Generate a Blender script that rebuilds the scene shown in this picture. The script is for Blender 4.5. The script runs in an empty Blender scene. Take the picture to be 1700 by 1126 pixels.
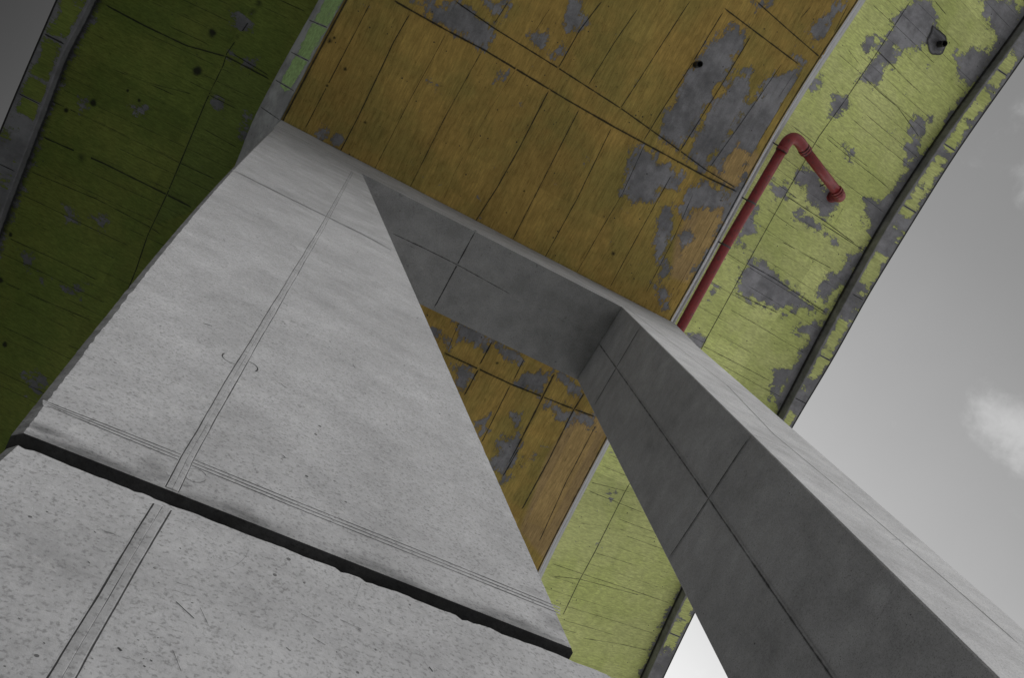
import bpy, math, random
import numpy as np
from mathutils import Vector, Matrix

random.seed(7); np.random.seed(7)
S = bpy.context.scene
COL = S.collection
R = math.radians
EYE = 1.6                      # eye height above the ground

# ------------------------------------------------------------------ camera
# rows: image right, image down, view direction (world axes: x across the bridge, y along it, z up)
CM = np.array([[0.873802, -0.466563, -0.137072],
               [0.424279, 0.869205, -0.253909],
               [0.237608, 0.16371, 0.957466]])
FPX = 1400.0                   # focal length in pixels of a 1700 px wide picture
cam = bpy.data.cameras.new('camera'); co = bpy.data.objects.new('camera', cam); COL.objects.link(co)
cam.sensor_width = 36; cam.lens = 36 * FPX / 1700; cam.clip_start = .02; cam.clip_end = 3000
m = Matrix(((CM[0][0], -CM[1][0], -CM[2][0], 0), (CM[0][1], -CM[1][1], -CM[2][1], 0), (CM[0][2], -CM[1][2], -CM[2][2], EYE), (0, 0, 0, 1)))
co.matrix_world = m
S.camera = co

# ------------------------------------------------------------------ light
SUN_EL, SUN_AZ = 24, (0.72, -0.69)
EXPO = 1.07
W = bpy.data.worlds.new('World'); S.world = W; W.use_nodes = True
nt = W.node_tree; nt.nodes.clear(); N = nt.nodes.new; LK = nt.links.new
def wmath(op, a, b=None, c=None, clamp=False):
    n = N('ShaderNodeMath'); n.operation = op; n.use_clamp = clamp
    for i, v in enumerate((a, b, c)):
        if v is None: continue
        if isinstance(v, (int, float)): n.inputs[i].default_value = v
        else: LK(v, n.inputs[i])
    return n.outputs[0]
out = N('ShaderNodeOutputWorld'); bg = N('ShaderNodeBackground'); LK(bg.outputs[0], out.inputs[0])
sky = N('ShaderNodeTexSky'); sky.sky_type = 'NISHITA'; sky.sun_disc = False
sky.sun_elevation = R(SUN_EL); sky.sun_rotation = math.atan2(SUN_AZ[0], SUN_AZ[1])
sky.air_density = 1.0; sky.dust_density = 4.0; sky.ozone_density = 1.0
bw = N('ShaderNodeRGBToBW'); LK(sky.outputs[0], bw.inputs[0])
tc = N('ShaderNodeTexCoord')
# the overcast is thinner towards +x +y: cloud luminance as a smooth function of direction
cl = N('ShaderNodeTexNoise'); cl.inputs['Scale'].default_value = 6.0; cl.inputs['Detail'].default_value = 9; cl.inputs['Roughness'].default_value = .56; cl.inputs['Distortion'].default_value = .25
mp = N('ShaderNodeMapping'); mp.inputs['Location'].default_value = (1.45, .3, .2); LK(tc.outputs['Generated'], mp.inputs[0]); LK(mp.outputs[0], cl.inputs['Vector'])
sp = N('ShaderNodeSeparateXYZ'); LK(tc.outputs['Generated'], sp.inputs[0])
qx = wmath('MULTIPLY', sp.outputs[0], wmath('MULTIPLY_ADD', sp.outputs[0], -3.44, 2.9))
base = wmath('MULTIPLY', wmath('EXPONENT', wmath('ADD', wmath('MULTIPLY_ADD', sp.outputs[1], 1.9, -1.43), qx)), 4.5)
low = wmath('SUBTRACT', 1.0, sp.outputs[2], clamp=True)
base = wmath('ADD', base, wmath('MULTIPLY', wmath('MULTIPLY', wmath('POWER', low, 4), 9.0), wmath('MULTIPLY_ADD', sp.outputs[0], .40, .85)))
cl2 = N('ShaderNodeTexNoise'); cl2.inputs['Scale'].default_value = 3.0; cl2.inputs['Detail'].default_value = 5; LK(mp.outputs[0], cl2.inputs['Vector'])
base = wmath('MULTIPLY', base, wmath('MULTIPLY_ADD', cl2.outputs['Fac'], .26, .87))
# two small puffs of brighter cloud
pf = None
for dv, rad in (((0.682, -0.020, 0.731), .040), ((0.605, -0.268, 0.75), .065), ((0.45, -0.20, 0.87), .0001)):
    q = N('ShaderNodeVectorMath'); q.operation = 'DISTANCE'; LK(tc.outputs['Generated'], q.inputs[0]); q.inputs[1].default_value = dv
    b = N('ShaderNodeMapRange'); b.interpolation_type = 'SMOOTHSTEP'; LK(q.outputs['Value'], b.inputs[0]); b.inputs[1].default_value = 0; b.inputs[2].default_value = rad * 1.9; b.inputs[3].default_value = 1; b.inputs[4].default_value = 0
    pf = b.outputs[0] if pf is None else wmath('MAXIMUM', pf, b.outputs[0])
cl.inputs['Scale'].default_value = 17; cl.inputs['Roughness'].default_value = .62
mr = N('ShaderNodeMapRange'); mr.interpolation_type = 'SMOOTHSTEP'
puff = wmath('ADD', cl.outputs['Fac'], wmath('MULTIPLY', pf, .42))
mr.inputs[1].default_value = .62; mr.inputs[2].default_value = 1.02; LK(puff, mr.inputs[0])
lum = wmath('ADD', base, wmath('MULTIPLY', mr.outputs[0], .95))
skyl = wmath('MULTIPLY_ADD', bw.outputs[0], 0.02, lum)
cmb = N('ShaderNodeCombineColor'); LK(skyl, cmb.inputs[0]); LK(skyl, cmb.inputs[1]); LK(skyl, cmb.inputs[2])
LK(cmb.outputs[0], bg.inputs[0]); bg.inputs[1].default_value = 0.10

sd = Vector((SUN_AZ[0] * math.cos(R(SUN_EL)), SUN_AZ[1] * math.cos(R(SUN_EL)), math.sin(R(SUN_EL)))).normalized()
sl = bpy.data.lights.new('sun', 'SUN'); sl.energy = 1.5; sl.angle = R(24); sl.color = (1, .99, .975)
so = bpy.data.objects.new('sun', sl); COL.objects.link(so); so.rotation_euler = sd.to_track_quat('Z', 'Y').to_euler(); so.location = (30, -30, 30)
S.view_settings.view_transform = 'Standard'; S.view_settings.look = 'None'; S.view_settings.gamma = 1
S.view_settings.exposure = EXPO

# ------------------------------------------------------------------ geometry helpers
def ray(px, py):
    return np.array([(px - 850) / FPX, (py - 563) / FPX, 1.0]) @ CM
def on(ax, val, px, py):
    """the point of a sight line on the plane axis = val (measured from the eye), in world coordinates"""
    d = ray(px, py); p = d / d[ax] * val; p[2] += EYE; return p
def on_surf(px, py, zf):
    z = 13.0 + EYE; p = None
    for _ in range(12):
        p = on(2, z - EYE, px, py); z = float(zf(p[0], p[1]))
    p[2] = z; return p

class MB:
    """collects faces with a colour attribute (peel, line tone)"""
    def __init__(s): s.v = []; s.f = []; s.c = []; s.m = []; s.n = 0
    def add(s, V, F, C=None, mi=0):
        V = np.asarray(V, float).reshape(-1, 3)
        if C is None: C = np.tile([0, 0, 0, .5], (len(V), 1))
        C = np.asarray(C, float)
        if C.ndim == 1: C = np.tile(C, (len(V), 1))
        s.v.append(V); s.c.append(C)
        s.f += [tuple(int(i) + s.n for i in f) for f in F]; s.m += [mi] * len(F); s.n += len(V)
    def grid(s, P, C=None, mi=0, flip=False):
        a, b = P.shape[:2]; F = []
        for i in range(a - 1):
            r = i * b
            for j in range(b - 1):
                q = (r + j, r + j + 1, r + b + j + 1, r + b + j)
                F.append(q[::-1] if flip else q)
        s.add(P.reshape(-1, 3), F, None if C is None else C.reshape(-1, 4), mi)
    def build(s, name, mats, parent=None, smooth=False):
        me = bpy.data.meshes.new(name)
        V = np.concatenate(s.v); C = np.concatenate(s.c)
        me.from_pydata(V.tolist(), [], s.f)
        if not isinstance(mats, (list, tuple)): mats = [mats]
        for mt in mats: me.materials.append(mt)
        me.polygons.foreach_set('material_index', s.m)
        ca = me.attributes.new('msk', 'FLOAT_COLOR', 'POINT'); ca.data.foreach_set('color', C.astype('f').ravel())
        if smooth: me.polygons.foreach_set('use_smooth', [True] * len(s.f))
        me.update()
        o = bpy.data.objects.new(name, me); COL.objects.link(o)
        if parent: o.parent = parent
        return o

def empty(name, loc, label, cat, group=None):
    o = bpy.data.objects.new(name, None); COL.objects.link(o); o.location = loc; o.empty_display_size = .3
    o['label'] = label; o['category'] = cat
    if group: o['group'] = group
    return o
def attach(o, root):
    o.parent = root; o.matrix_parent_inverse = Matrix.Translation(root.location).inverted()

def sdist(X, Y, poly):
    """signed distance to a polygon, positive inside"""
    P = np.asarray(poly, float); d = np.full(X.shape, 1e9); ins = np.zeros(X.shape, bool)
    for i in range(len(P)):
        x0, y0 = P[i]; x1, y1 = P[(i + 1) % len(P)]
        ex, ey = x1 - x0, y1 - y0; L = ex * ex + ey * ey + 1e-12
        t = np.clip(((X - x0) * ex + (Y - y0) * ey) / L, 0, 1)
        d = np.minimum(d, np.hypot(X - x0 - t * ex, Y - y0 - t * ey))
        c = ((y0 > Y) != (y1 > Y)) & (X < (x1 - x0) * (Y - y0) / (y1 - y0 + 1e-12) + x0)
        ins ^= c
    return np.where(ins, d, -d)
def field(X, Y, polys, lo=-.3, hi=.3):
    f = np.full(X.shape, -1.0)
    for p in polys: f = np.maximum(f, sdist(X, Y, p))
    return np.clip(f, lo, hi)

RIB = [0]
def ribbon(mb, pts, nrm, w, g=1.0, mask=None, off=.0005, closed=False, step=.06, stain=0.0, mi=0, peel=-.3):
    """a dark joint line lying on a surface: G of the mask rises to g on its centre line"""
    nrm = np.asarray(nrm, float); RIB[0] += 1; o = off * (1 + .04 * (RIB[0] % 23))
    P = [np.asarray(p, float) for p in pts]
    if closed: P.append(P[0])
    Q = []
    for a, b in zip(P[:-1], P[1:]):
        n = max(1, int(np.linalg.norm(b - a) / step))
        for k in range(n): Q.append(a + (b - a) * k / n)
    Q.append(P[-1]); Q = np.array(Q)
    T = np.gradient(Q, axis=0); T /= np.linalg.norm(T, axis=1)[:, None] + 1e-12
    B = np.cross(T, nrm); B /= np.linalg.norm(B, axis=1)[:, None] + 1e-12
    G = np.stack([Q - B * w / 2, Q, Q + B * w / 2], 1) + nrm * o
    C = np.zeros(G.shape[:2] + (4,)); C[..., 3] = .5
    C[:, 1, 1] = g; C[:, 1, 2] = stain
    if mask is not None:
        mk = mask(G[..., 0], G[..., 1], G[..., 2]); C[..., 0] = mk[..., 0]; C[..., 2] = np.maximum(C[..., 2], mk[..., 2]); C[..., 3] = mk[..., 3]
    else: C[..., 0] = peel
    if closed is False and len(Q) > 4: C[0, 1, 1] *= .3; C[-1, 1, 1] *= .3
    # face the camera side (along nrm)
    mb.grid(G, C, mi, flip=np.dot(np.cross(G[0, 1] - G[0, 0], G[1, 0] - G[0, 0]), nrm) < 0)

# ------------------------------------------------------------------ materials
class NT:
    def __init__(s, name):
        s.mat = bpy.data.materials.new(name); s.mat.use_nodes = True; s.t = s.mat.node_tree; s.t.nodes.clear()
        s.out = s.t.nodes.new('ShaderNodeOutputMaterial'); s.bsdf = s.t.nodes.new('ShaderNodeBsdfPrincipled')
        s.t.links.new(s.bsdf.outputs[0], s.out.inputs[0])
        s.tc = s.t.nodes.new('ShaderNodeTexCoord').outputs['Object']
    def L(s, a, b):
        if isinstance(a, (int, float)): b.default_value = a
        elif isinstance(a, tuple): b.default_value = a if len(a) == 4 else a + (1,)
        else: s.t.links.new(a, b)
    def n(s, k): return s.t.nodes.new(k)
    def math(s, op, a, b=0.0, c=0.0, clamp=False):
        n = s.n('ShaderNodeMath'); n.operation = op; n.use_clamp = clamp
        for i, v in enumerate((a, b, c)): s.L(v, n.inputs[i])
        return n.outputs[0]
    def map(s, scale=(1, 1, 1), rot=(0, 0, 0), loc=(0, 0, 0)):
        n = s.n('ShaderNodeMapping'); n.inputs['Scale'].default_value = scale; n.inputs['Rotation'].default_value = rot; n.inputs['Location'].default_value = loc
        s.t.links.new(s.tc, n.inputs[0]); return n.outputs[0]
    def noise(s, vec, scale, detail=4, rough=.55, dist=0.0):
        n = s.n('ShaderNodeTexNoise'); s.L(vec, n.inputs['Vector']); n.inputs['Scale'].default_value = scale
        n.inputs['Detail'].default_value = detail; n.inputs['Roughness'].default_value = rough; n.inputs['Distortion'].default_value = dist
        return n.outputs['Fac']
    def vor(s, vec, scale, rnd=1.0):
        n = s.n('ShaderNodeTexVoronoi'); s.L(vec, n.inputs['Vector']); n.inputs['Scale'].default_value = scale; n.inputs['Randomness'].default_value = rnd
        return n
    def ss(s, v, a, b, lo=0.0, hi=1.0):
        n = s.n('ShaderNodeMapRange'); n.interpolation_type = 'SMOOTHSTEP'
        s.L(v, n.inputs[0]); n.inputs[1].default_value = a; n.inputs[2].default_value = b; n.inputs[3].default_value = lo; n.inputs[4].default_value = hi
        return n.outputs[0]
    def mix(s, f, a, b, mode='MIX'):
        n = s.n('ShaderNodeMix'); n.data_type = 'RGBA'; n.blend_type = mode; n.clamp_factor = True
        s.L(f, n.inputs[0]); s.L(a, n.inputs[6]); s.L(b, n.inputs[7]); return n.outputs[2]
    def grey(s, v):
        n = s.n('ShaderNodeCombineColor'); s.L(v, n.inputs[0]); s.L(v, n.inputs[1]); s.L(v, n.inputs[2]); return n.outputs[0]
    def attr(s, name='msk'):
        a = s.n('ShaderNodeAttribute'); a.attribute_name = name; sp = s.n('ShaderNodeSeparateColor'); s.t.links.new(a.outputs['Color'], sp.inputs[0])
        return sp.outputs[0], sp.outputs[1], sp.outputs[2], a.outputs['Alpha']
    def bump(s, h, strength=.4, dist=.01, prev=None):
        b = s.n('ShaderNodeBump'); b.inputs['Strength'].default_value = strength; b.inputs['Distance'].default_value = dist
        s.L(h, b.inputs['Height'])
        if prev is not None: s.t.links.new(prev, b.inputs['Normal'])
        return b.outputs[0]

def concrete(name, specks=0.0, lo=.30, hi=.46, tint=(1, 1, 1), paint=None, paint2=None, pale=None, grain=(1, 1, 1), rot=(0, 0, 0), chips=.62, pits=1.0, streak=1.0, scale=1.0, plank=None, mottle=.25, fine=1.0):
    """board-marked concrete, optionally under flaking paint; msk = (peel, line tone)"""
    t = NT(name); peel, line, stain, tone = t.attr()  # stain carries both stains and painted shade
    pos = t.map((scale,) * 3)
    g = t.map(tuple(c * scale for c in grain), rot)
    big = t.noise(pos, .9, 5, .6); mid = t.noise(pos, 5, 7, .62); fin = t.noise(pos, 60, 5, .7); gr = t.noise(g, 1.0, 6, .65)
    v = t.math('MULTIPLY_ADD', t.math('SUBTRACT', big, .5), .55, .5)
    v = t.math('MULTIPLY_ADD', t.math('SUBTRACT', mid, .5), .75, v)
    v = t.math('MULTIPLY_ADD', t.math('SUBTRACT', fin, .5), .55 * fine, v)
    v = t.math('MULTIPLY_ADD', t.math('SUBTRACT', gr, .5), .12 if specks else .6, v)
    cv = t.math('MULTIPLY_ADD', v, hi - lo, lo)
    # cement bloom and dirty patches
    dirt = t.ss(t.noise(t.map((scale,) * 3, loc=(4, 9, 2)), 2.3, 8, .68, .6), .52, .72)
    cv = t.math('MULTIPLY', cv, t.math('MULTIPLY_ADD', dirt, -.07 if specks else -.16, 1.0))
    colr = t.mix(1.0, t.grey(cv), tint, 'MULTIPLY')
    hgt = t.math('MULTIPLY', fin, .35); hgt = t.math('MULTIPLY_ADD', gr, .5, hgt); hgt = t.math('MULTIPLY_ADD', mid, .6, hgt)
    if paint:
        n1 = t.noise(t.map((2.2 * scale,) * 3, loc=(3, 1, 0)), 1.9, 11, .78)
        n2 = t.noise(g, 1.0, 8, .7)
        nn = t.math('ADD', t.math('MULTIPLY', t.math('SUBTRACT', n1, .5), .80), t.math('MULTIPLY', t.math('SUBTRACT', n2, .5), .42))
        f = t.math('ADD', peel, nn)
        bare = t.ss(f, -.008, .008)
        blk = t.vor(t.map(tuple(c * scale for c in (7, 11, 9))), 1.0)
        ch = t.math('ADD', t.noise(t.map((scale,) * 3, loc=(7, 7, 1)), 3.6, 9, .74), t.math('MULTIPLY', t.noise(t.map((scale,) * 3, loc=(1, 5, 1)), 30, 3, .6), .06))
        bare = t.math('MAXIMUM', bare, t.ss(ch, chips + .035, chips + .045))
        pv = t.math('MULTIPLY_ADD', t.math('SUBTRACT', v, .5), mottle * 2.6, .96)
        pc = t.mix(t.ss(t.noise(pos, 1.0, 7, .66), .40, .62), paint, paint2 or paint)
        if pale: pc = t.mix(t.ss(tone, .55, .95), pc, pale)
        else: pc = t.mix(1.0, pc, t.grey(t.math('MULTIPLY_ADD', tone, .7, .65)), 'MULTIPLY')
        if plank:      # every board took the paint a little differently
            sx = t.n('ShaderNodeSeparateXYZ'); t.L(t.map((1, 1, 1), (0, 0, R(2.2 if plank[0] == 0 else -4))), sx.inputs[0])
            fl_ = t.math('FLOOR', t.math('MULTIPLY_ADD', sx.outputs[plank[0]], plank[1], t.math('MULTIPLY', t.math('FLOOR', t.math('MULTIPLY', sx.outputs[1 - plank[0]], .42)), 7.3)))
            wn_ = t.n('ShaderNodeTexWhiteNoise'); wn_.noise_dimensions = '1D'; t.L(fl_, wn_.inputs['W'])
            pv = t.math('MULTIPLY', pv, t.math('MULTIPLY_ADD', wn_.outputs['Value'], .20, .90))
            pc = t.mix(t.math('MULTIPLY', wn_.outputs['Value'], .35), pc, paint)
        # dirt worked into the grain of the boards
        gd = t.ss(t.noise(g, 1.4, 8, .72), .56, .74)
        pv = t.math('MULTIPLY', pv, t.math('MULTIPLY_ADD', gd, -.42, 1.0))
        g2 = t.noise(t.map(tuple(c * 3.1 for c in grain), rot, (4, 2, 7)), 1.0, 5, .7); pv = t.math('MULTIPLY', pv, t.ss(g2, .30, .68, 1.16, .78))
        pv = t.math('MULTIPLY', pv, t.ss(t.noise(t.map(loc=(9, 1, 4)), 26, 5, .7), .56, .74, 1.0, .66))
        pc = t.mix(1.0, pc, t.grey(pv), 'MULTIPLY')
        colr = t.mix(1.0, colr, t.grey(t.ss(t.noise(t.map(loc=(1, 8, 4)), 2.0, 8, .7), .36, .62, 1.15, .72)), 'MULTIPLY')
        colr = t.mix(bare, pc, colr)
        rim = t.math('MULTIPLY', t.ss(f, -.045, -.002), t.ss(f, .03, .004))
        colr = t.mix(t.math('MULTIPLY', rim, .30), colr, (.05, .05, .05))
        hgt = t.math('MULTIPLY_ADD', bare, -.8, hgt)
    else:
        colr = t.mix(1.0, colr, t.grey(t.math('MULTIPLY_ADD', tone, .6, .7)), 'MULTIPLY')
    # blow holes
    w = t.vor(t.map((scale,) * 3, loc=(.3, .1, .7)), 9.0)
    wn = t.noise(pos, 2.6, 3, .6)
    thr = t.math('MULTIPLY', t.ss(wn, .40 if paint else .45, .66), .11 if paint else .048)
    hole = t.math('LESS_THAN', w.outputs['Distance'], thr)
    w2 = t.vor(t.map(tuple(c * scale for c in (1.0, 1.3, .9)), loc=(.9, .4, .2)), 34.0)
    hole2 = t.math('LESS_THAN', w2.outputs['Distance'], t.math('MULTIPLY', t.ss(t.noise(pos, 4.5, 3, .6), .5, .75), .17))
    ho = t.math('MULTIPLY', t.math('MAXIMUM', hole, t.math('MULTIPLY', hole2, .85)), .93 * pits)
    colr = t.mix(ho, colr, (.035, .035, .037))
    hgt = t.math('MULTIPLY_ADD', ho, -1.5, hgt)
    # short scratches and drag marks
    sc = t.noise(t.map(tuple(c * scale for c in (5, 5, 34)), rot=(0.0, R(-24), 0)), 1.4, 5, .6, .3)
    scm = t.math('MULTIPLY', t.ss(sc, .66, .72), t.ss(t.noise(pos, 2.7, 4, .6), .44, .62))
    colr = t.mix(t.math('MULTIPLY', scm, .5 * streak), colr, (.07, .07, .072))
    sc2 = t.noise(t.map(tuple(c * scale for c in (22, 22, 90)), rot=(0.0, R(-30), 0), loc=(2, 2, 5)), 1.0, 3, .6, .2)
    colr = t.mix(t.math('MULTIPLY', t.math('MULTIPLY', t.ss(sc2, .68, .73), t.ss(t.noise(pos, 3.7, 4, .6), .42, .58)), .7 * streak), colr, (.05, .05, .052))
    if specks:
        f1 = t.noise(t.map((1, 1, 1), loc=(5, 1, 3)), 150, 3, .6)
        colr = t.mix(t.math('MULTIPLY', t.ss(f1, .50, .70), .50), colr, (.06, .06, .062))
        v1 = t.vor(t.map((1, 1, 1.2), loc=(.2, .8, .1)), 55.0)
        a1_ = t.math('LESS_THAN', v1.outputs['Distance'], t.math('MULTIPLY', t.ss(t.noise(t.map(loc=(1, 2, 3)), 3.2, 4, .65), .48, .76), .10))
        v2 = t.vor(t.map((1, 1, 1.15), loc=(.5, .3, .6)), 19.0)
        a2_ = t.math('LESS_THAN', v2.outputs['Distance'], t.math('MULTIPLY', t.ss(t.noise(t.map(loc=(8, 2, 3)), 9, 3, .65), .50, .66), .065))
        colr = t.mix(t.math('MULTIPLY', t.math('MAXIMUM', a1_, a2_), .8), colr, (.03, .03, .031))
        s3 = t.noise(t.map((60, 60, 330), rot=(0.0, R(-16), 0), loc=(2, 6, 5)), 1.0, 3, .6, .3)
        colr = t.mix(t.math('MULTIPLY', t.math('MULTIPLY', t.ss(s3, .58, .74), t.ss(t.noise(t.map(loc=(3, 3, 9)), 4.2, 5, .65), .42, .6)), .18), colr, (.06, .06, .062))
        # broad weather marks
        b1 = t.noise(t.map((1, 1, 1.1), loc=(6, 2, 1)), 1.7, 9, .68, .2)
        colr = t.mix(1.0, colr, t.grey(t.ss(b1, .32, .68, 1.04, .94)), 'MULTIPLY')
        # grime and efflorescence drawn out along the casting direction
        b2 = t.noise(t.map((11, 11, 14), rot=(0.0, R(-20), 0), loc=(6, 2, 1)), 1.0, 9, .78, .2)
        colr = t.mix(t.math('MULTIPLY', t.ss(b2, .56, .70), .22), colr, (.10, .10, .10))
        colr = t.mix(t.math('MULTIPLY', t.ss(b2, .44, .34), .16), colr, (.46, .46, .46))
    # joints: dark, broken by noise
    ln = t.noise(pos, 7, 5, .7)
    lf = t.math('MULTIPLY', t.ss(t.math('ADD', line, t.math('MULTIPLY', t.math('SUBTRACT', ln, .5), .95 if paint else 1.1)), .22, .80), t.ss(line, .02, .35))
    colr = t.mix(t.math('MULTIPLY', lf, .92), colr, (.015, .015, .016))
    # stains and painted shade, with a soft ragged border
    st = t.math('ADD', stain, t.math('MULTIPLY', t.math('SUBTRACT', t.noise(g, 1.2, 7, .7), .5), .9))
    sf = t.math('MULTIPLY', t.ss(st, .25, .95), t.ss(stain, .01, .3))
    colr = t.mix(t.math('MULTIPLY', sf, .90), colr, (.012, .012, .013))
    hgt = t.math('MULTIPLY_ADD', lf, -.5, hgt)
    t.L(colr, t.bsdf.inputs['Base Color'])
    t.bsdf.inputs['Roughness'].default_value = .88; t.bsdf.inputs['Specular IOR Level'].default_value = .25
    t.t.links.new(t.bump(hgt, .55, .006), t.bsdf.inputs['Normal'])
    return t.mat

def plain(name, colr, rough=.6, var=.15, scale=8, metal=0, spec=.4, dirt=None):
    t = NT(name); n = t.noise(t.map(), scale, 6, .65)
    c = t.mix(1.0, colr, t.grey(t.math('MULTIPLY_ADD', t.math('SUBTRACT', n, .5), var * 3, 1.0)), 'MULTIPLY')
    if dirt: c = t.mix(t.ss(t.noise(t.map(loc=(3, 3, 3)), scale * 1.7, 7, .7), .52, .68), c, dirt)
    t.L(c, t.bsdf.inputs['Base Color']); t.bsdf.inputs['Roughness'].default_value = rough; t.bsdf.inputs['Metallic'].default_value = metal
    t.bsdf.inputs['Specular IOR Level'].default_value = spec
    t.t.links.new(t.bump(n, .25, .004), t.bsdf.inputs['Normal'])
    return t.mat

M_PIER = concrete('pier_concrete', 1.0, .140, .415, (.985, .99, 1.02), grain=(4, 4, 16), rot=(0, R(-14), 0), pits=1, streak=1)
M_ORANGE = concrete('orange_painted_concrete', 0, .10, .37, (.97, .97, 1.05), plank=(0, 2.65), paint=(.45, .305, .088), paint2=(.345, .275, .080), pale=(.46, .32, .15), grain=(16, 1.8, 10), chips=.66, pits=.9, streak=.25, mottle=.30)
M_GREEN = concrete('green_painted_concrete', 0, .14, .38, (.97, .97, 1.05), plank=(1, 1.7), paint=(.61, .65, .27), paint2=(.54, .60, .21), grain=(1.8, 15, 10), chips=.655, pits=1.0, streak=.45, mottle=.13)
M_SHADE_GREEN = concrete('shaded_green_painted_concrete', 0, .14, .22, (.95, .96, 1.08), plank=(1, 1.7), paint=(.170, .205, .046), paint2=(.130, .182, .038), pale=(.138, .188, .046), grain=(1.8, 15, 10), chips=.70, pits=.6, streak=.3, mottle=.22)  # the overhang green and its concrete darkened to carry the left side's shade
M_WEB = concrete('lit_green_painted_concrete', 0, .30, .46, (.97, .98, 1.05), paint=(.40, .58, .25), paint2=(.36, .54, .22), grain=(1.8, 6, 10), chips=.66, pits=.5, streak=.2)  # paint lightened to stand for light on the outward-facing web
M_BARE = concrete('deck_concrete', 0, .26, .42, (.98, .98, 1.03), grain=(2, 14, 10), pits=.7, streak=.2)
M_DARK = plain('dark_recess', (.035, .035, .037), .9, .3, 20)
M_FLASH = plain('black_flashing', (.02, .02, .022), .5, .2, 10)
M_RED = plain('red_plastic_pipe', (.215, .020, .022), .48, .26, 9, spec=.5, dirt=(.085, .026, .024))
M_RUB = plain('black_rubber', (.02, .02, .02), .7)
M_STEEL = plain('zinc_clamp', (.28, .28, .29), .45, .2, 15, metal=.7)
M_CLAMP = plain('dirty_dark_clamp', (.07, .065, .065), .6, .3, 30)
M_STUB = plain('dark_drain_tube', (.018, .018, .018), .6, .2, 20)

# ------------------------------------------------------------------ ground
def ground_mat(name, a, b, sc):
    t = NT(name); n = t.noise(t.map(), sc, 8, .65); f = t.noise(t.map(loc=(2, 2, 2)), sc * 30, 3, .6)
    t.L(t.mix(t.math('ADD', t.math('MULTIPLY', n, .7), t.math('MULTIPLY', f, .3), clamp=True), a, b), t.bsdf.inputs['Base Color'])
    t.bsdf.inputs['Roughness'].default_value = .95; t.t.links.new(t.bump(f, .5, .02), t.bsdf.inputs['Normal'])
    return t.mat
def struct(o): o['kind'] = 'structure'; return o
g = MB(); g.add([(-900, -900, 0), (900, -900, 0), (900, 900, 0), (-900, 900, 0)], [(0, 1, 2, 3)])
struct(g.build('ground', ground_mat('pale_gravel', (.47, .47, .47), (.64, .64, .64), .4)))
# added unseen bank, dark and raised to block light from the left
g = MB(); ys = np.linspace(-70, 70, 57); xs = [(-1.7, .004), (-4, 1.1), (-8, 2.4), (-13, 3.2), (-18, 3.7), (-26, 4.0), (-60, 4.3), (-62, -.4)]
P = np.array([[(x + .4 * math.sin(y * .3) * (0 if i == 0 else 1), y, z + (0 if i in (0, 7) else .25 * math.sin(y * .5 + i))) for (i, (x, z)) in enumerate(xs)] for y in ys])
g.grid(P, flip=True)
struct(g.build('added_shade_bank', ground_mat('added_bank_grass', (.022, .028, .012), (.045, .055, .022), 2.0), smooth=True))

# ------------------------------------------------------------------ bridge deck: plan curves x(y), fitted to the visible edges
ZS = 12.0 + EYE; ZW = 12.7 + EYE; ZG = 13.4 + EYE; ZE = 13.15 + EYE; ZT = 14.35 + EYE
def curve(q, pts, z):
    if pts:
        P = sorted(((lambda p: (p[1], p[0]))(on(2, z, *a)) for a in pts))
        Y = np.array([p[0] for p in P]); X = np.array([p[1] for p in P]); r = X - np.polyval(q, Y)
        Y = np.r_[Y[0] - 4, Y, Y[-1] + 4]; r = np.r_[0, r, 0]
        yy = np.linspace(Y[0], Y[-1], 400); rr = np.interp(yy, Y, r); k = np.hanning(41); k /= k.sum()
        rr = np.convolve(np.pad(rr, 20, mode='edge'), k, 'valid')
        return lambda y: np.polyval(q, y) + np.interp(y, yy, rr, left=0, right=0)
    return lambda y: np.polyval(q, y)
xoR = curve((.0067, .0089, 4.9857), [(1425, 0), (1356, 103), (1288, 213), (1164, 443), (1113, 532), (1003, 737), (898, 939)], 12.0)
xoL = curve((.0067, -.0466, -1.2312), [], 12.0)
xwL = curve((.0067, -.0443, -1.6187), [(529, 0), (455, 131), (419, 199), (390, 277)], 12.7)
xwR = lambda y: xoR(y) + .385
xgR = curve((.0067, .0246, 8.2279), [(1700, 39), (1562, 227), (1469, 369), (1439, 423), (1363, 562), (1299, 686), (1133, 985), (1072, 1120)], 13.4)
xgL = curve((.0067, -.0244, -4.4047), [(142, 21), (107, 82), (76, 167), (39, 263), (7, 348)], 13.4)
xeR = curve((.0067, .0241, 8.459), [(1700, 94), (1585, 256), (1496, 400), (1432, 505), (1391, 583), (1315, 709), (1151.5, 1021), (1104, 1120)], 13.15)
xeL = curve((.0067, -.0416, -4.6674), [(94, 0), (71, 53), (0, 220)], 13.15)
zflat = lambda x, y: ZS + 0 * x
zslabR = lambda x, y: ZW + (x - xwR(y)) / (xgR(y) - .06 - xwR(y)) * (ZG - ZW)
zslabL = lambda x, y: ZW + (xwL(y) - x) / (xwL(y) - xgL(y) - .06) * (ZG - ZW)

def stations(a, b, fine=.045):
    y = np.arange(a, b + 1e-6, fine)
    return np.r_[np.linspace(-44, a - 1.5, 26), y, np.linspace(b + 1.5, 44, 26)]

DN = (0, 0, -1)
def polyw(lst, zf): return [[tuple(on_surf(x, y, zf)[:2]) for x, y in p] for p in lst]

bridge = empty('bridge_deck', (1.7, 0, ZS), 'curved concrete bridge deck overhead, its orange underside and green overhangs flaking', 'bridge')

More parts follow.
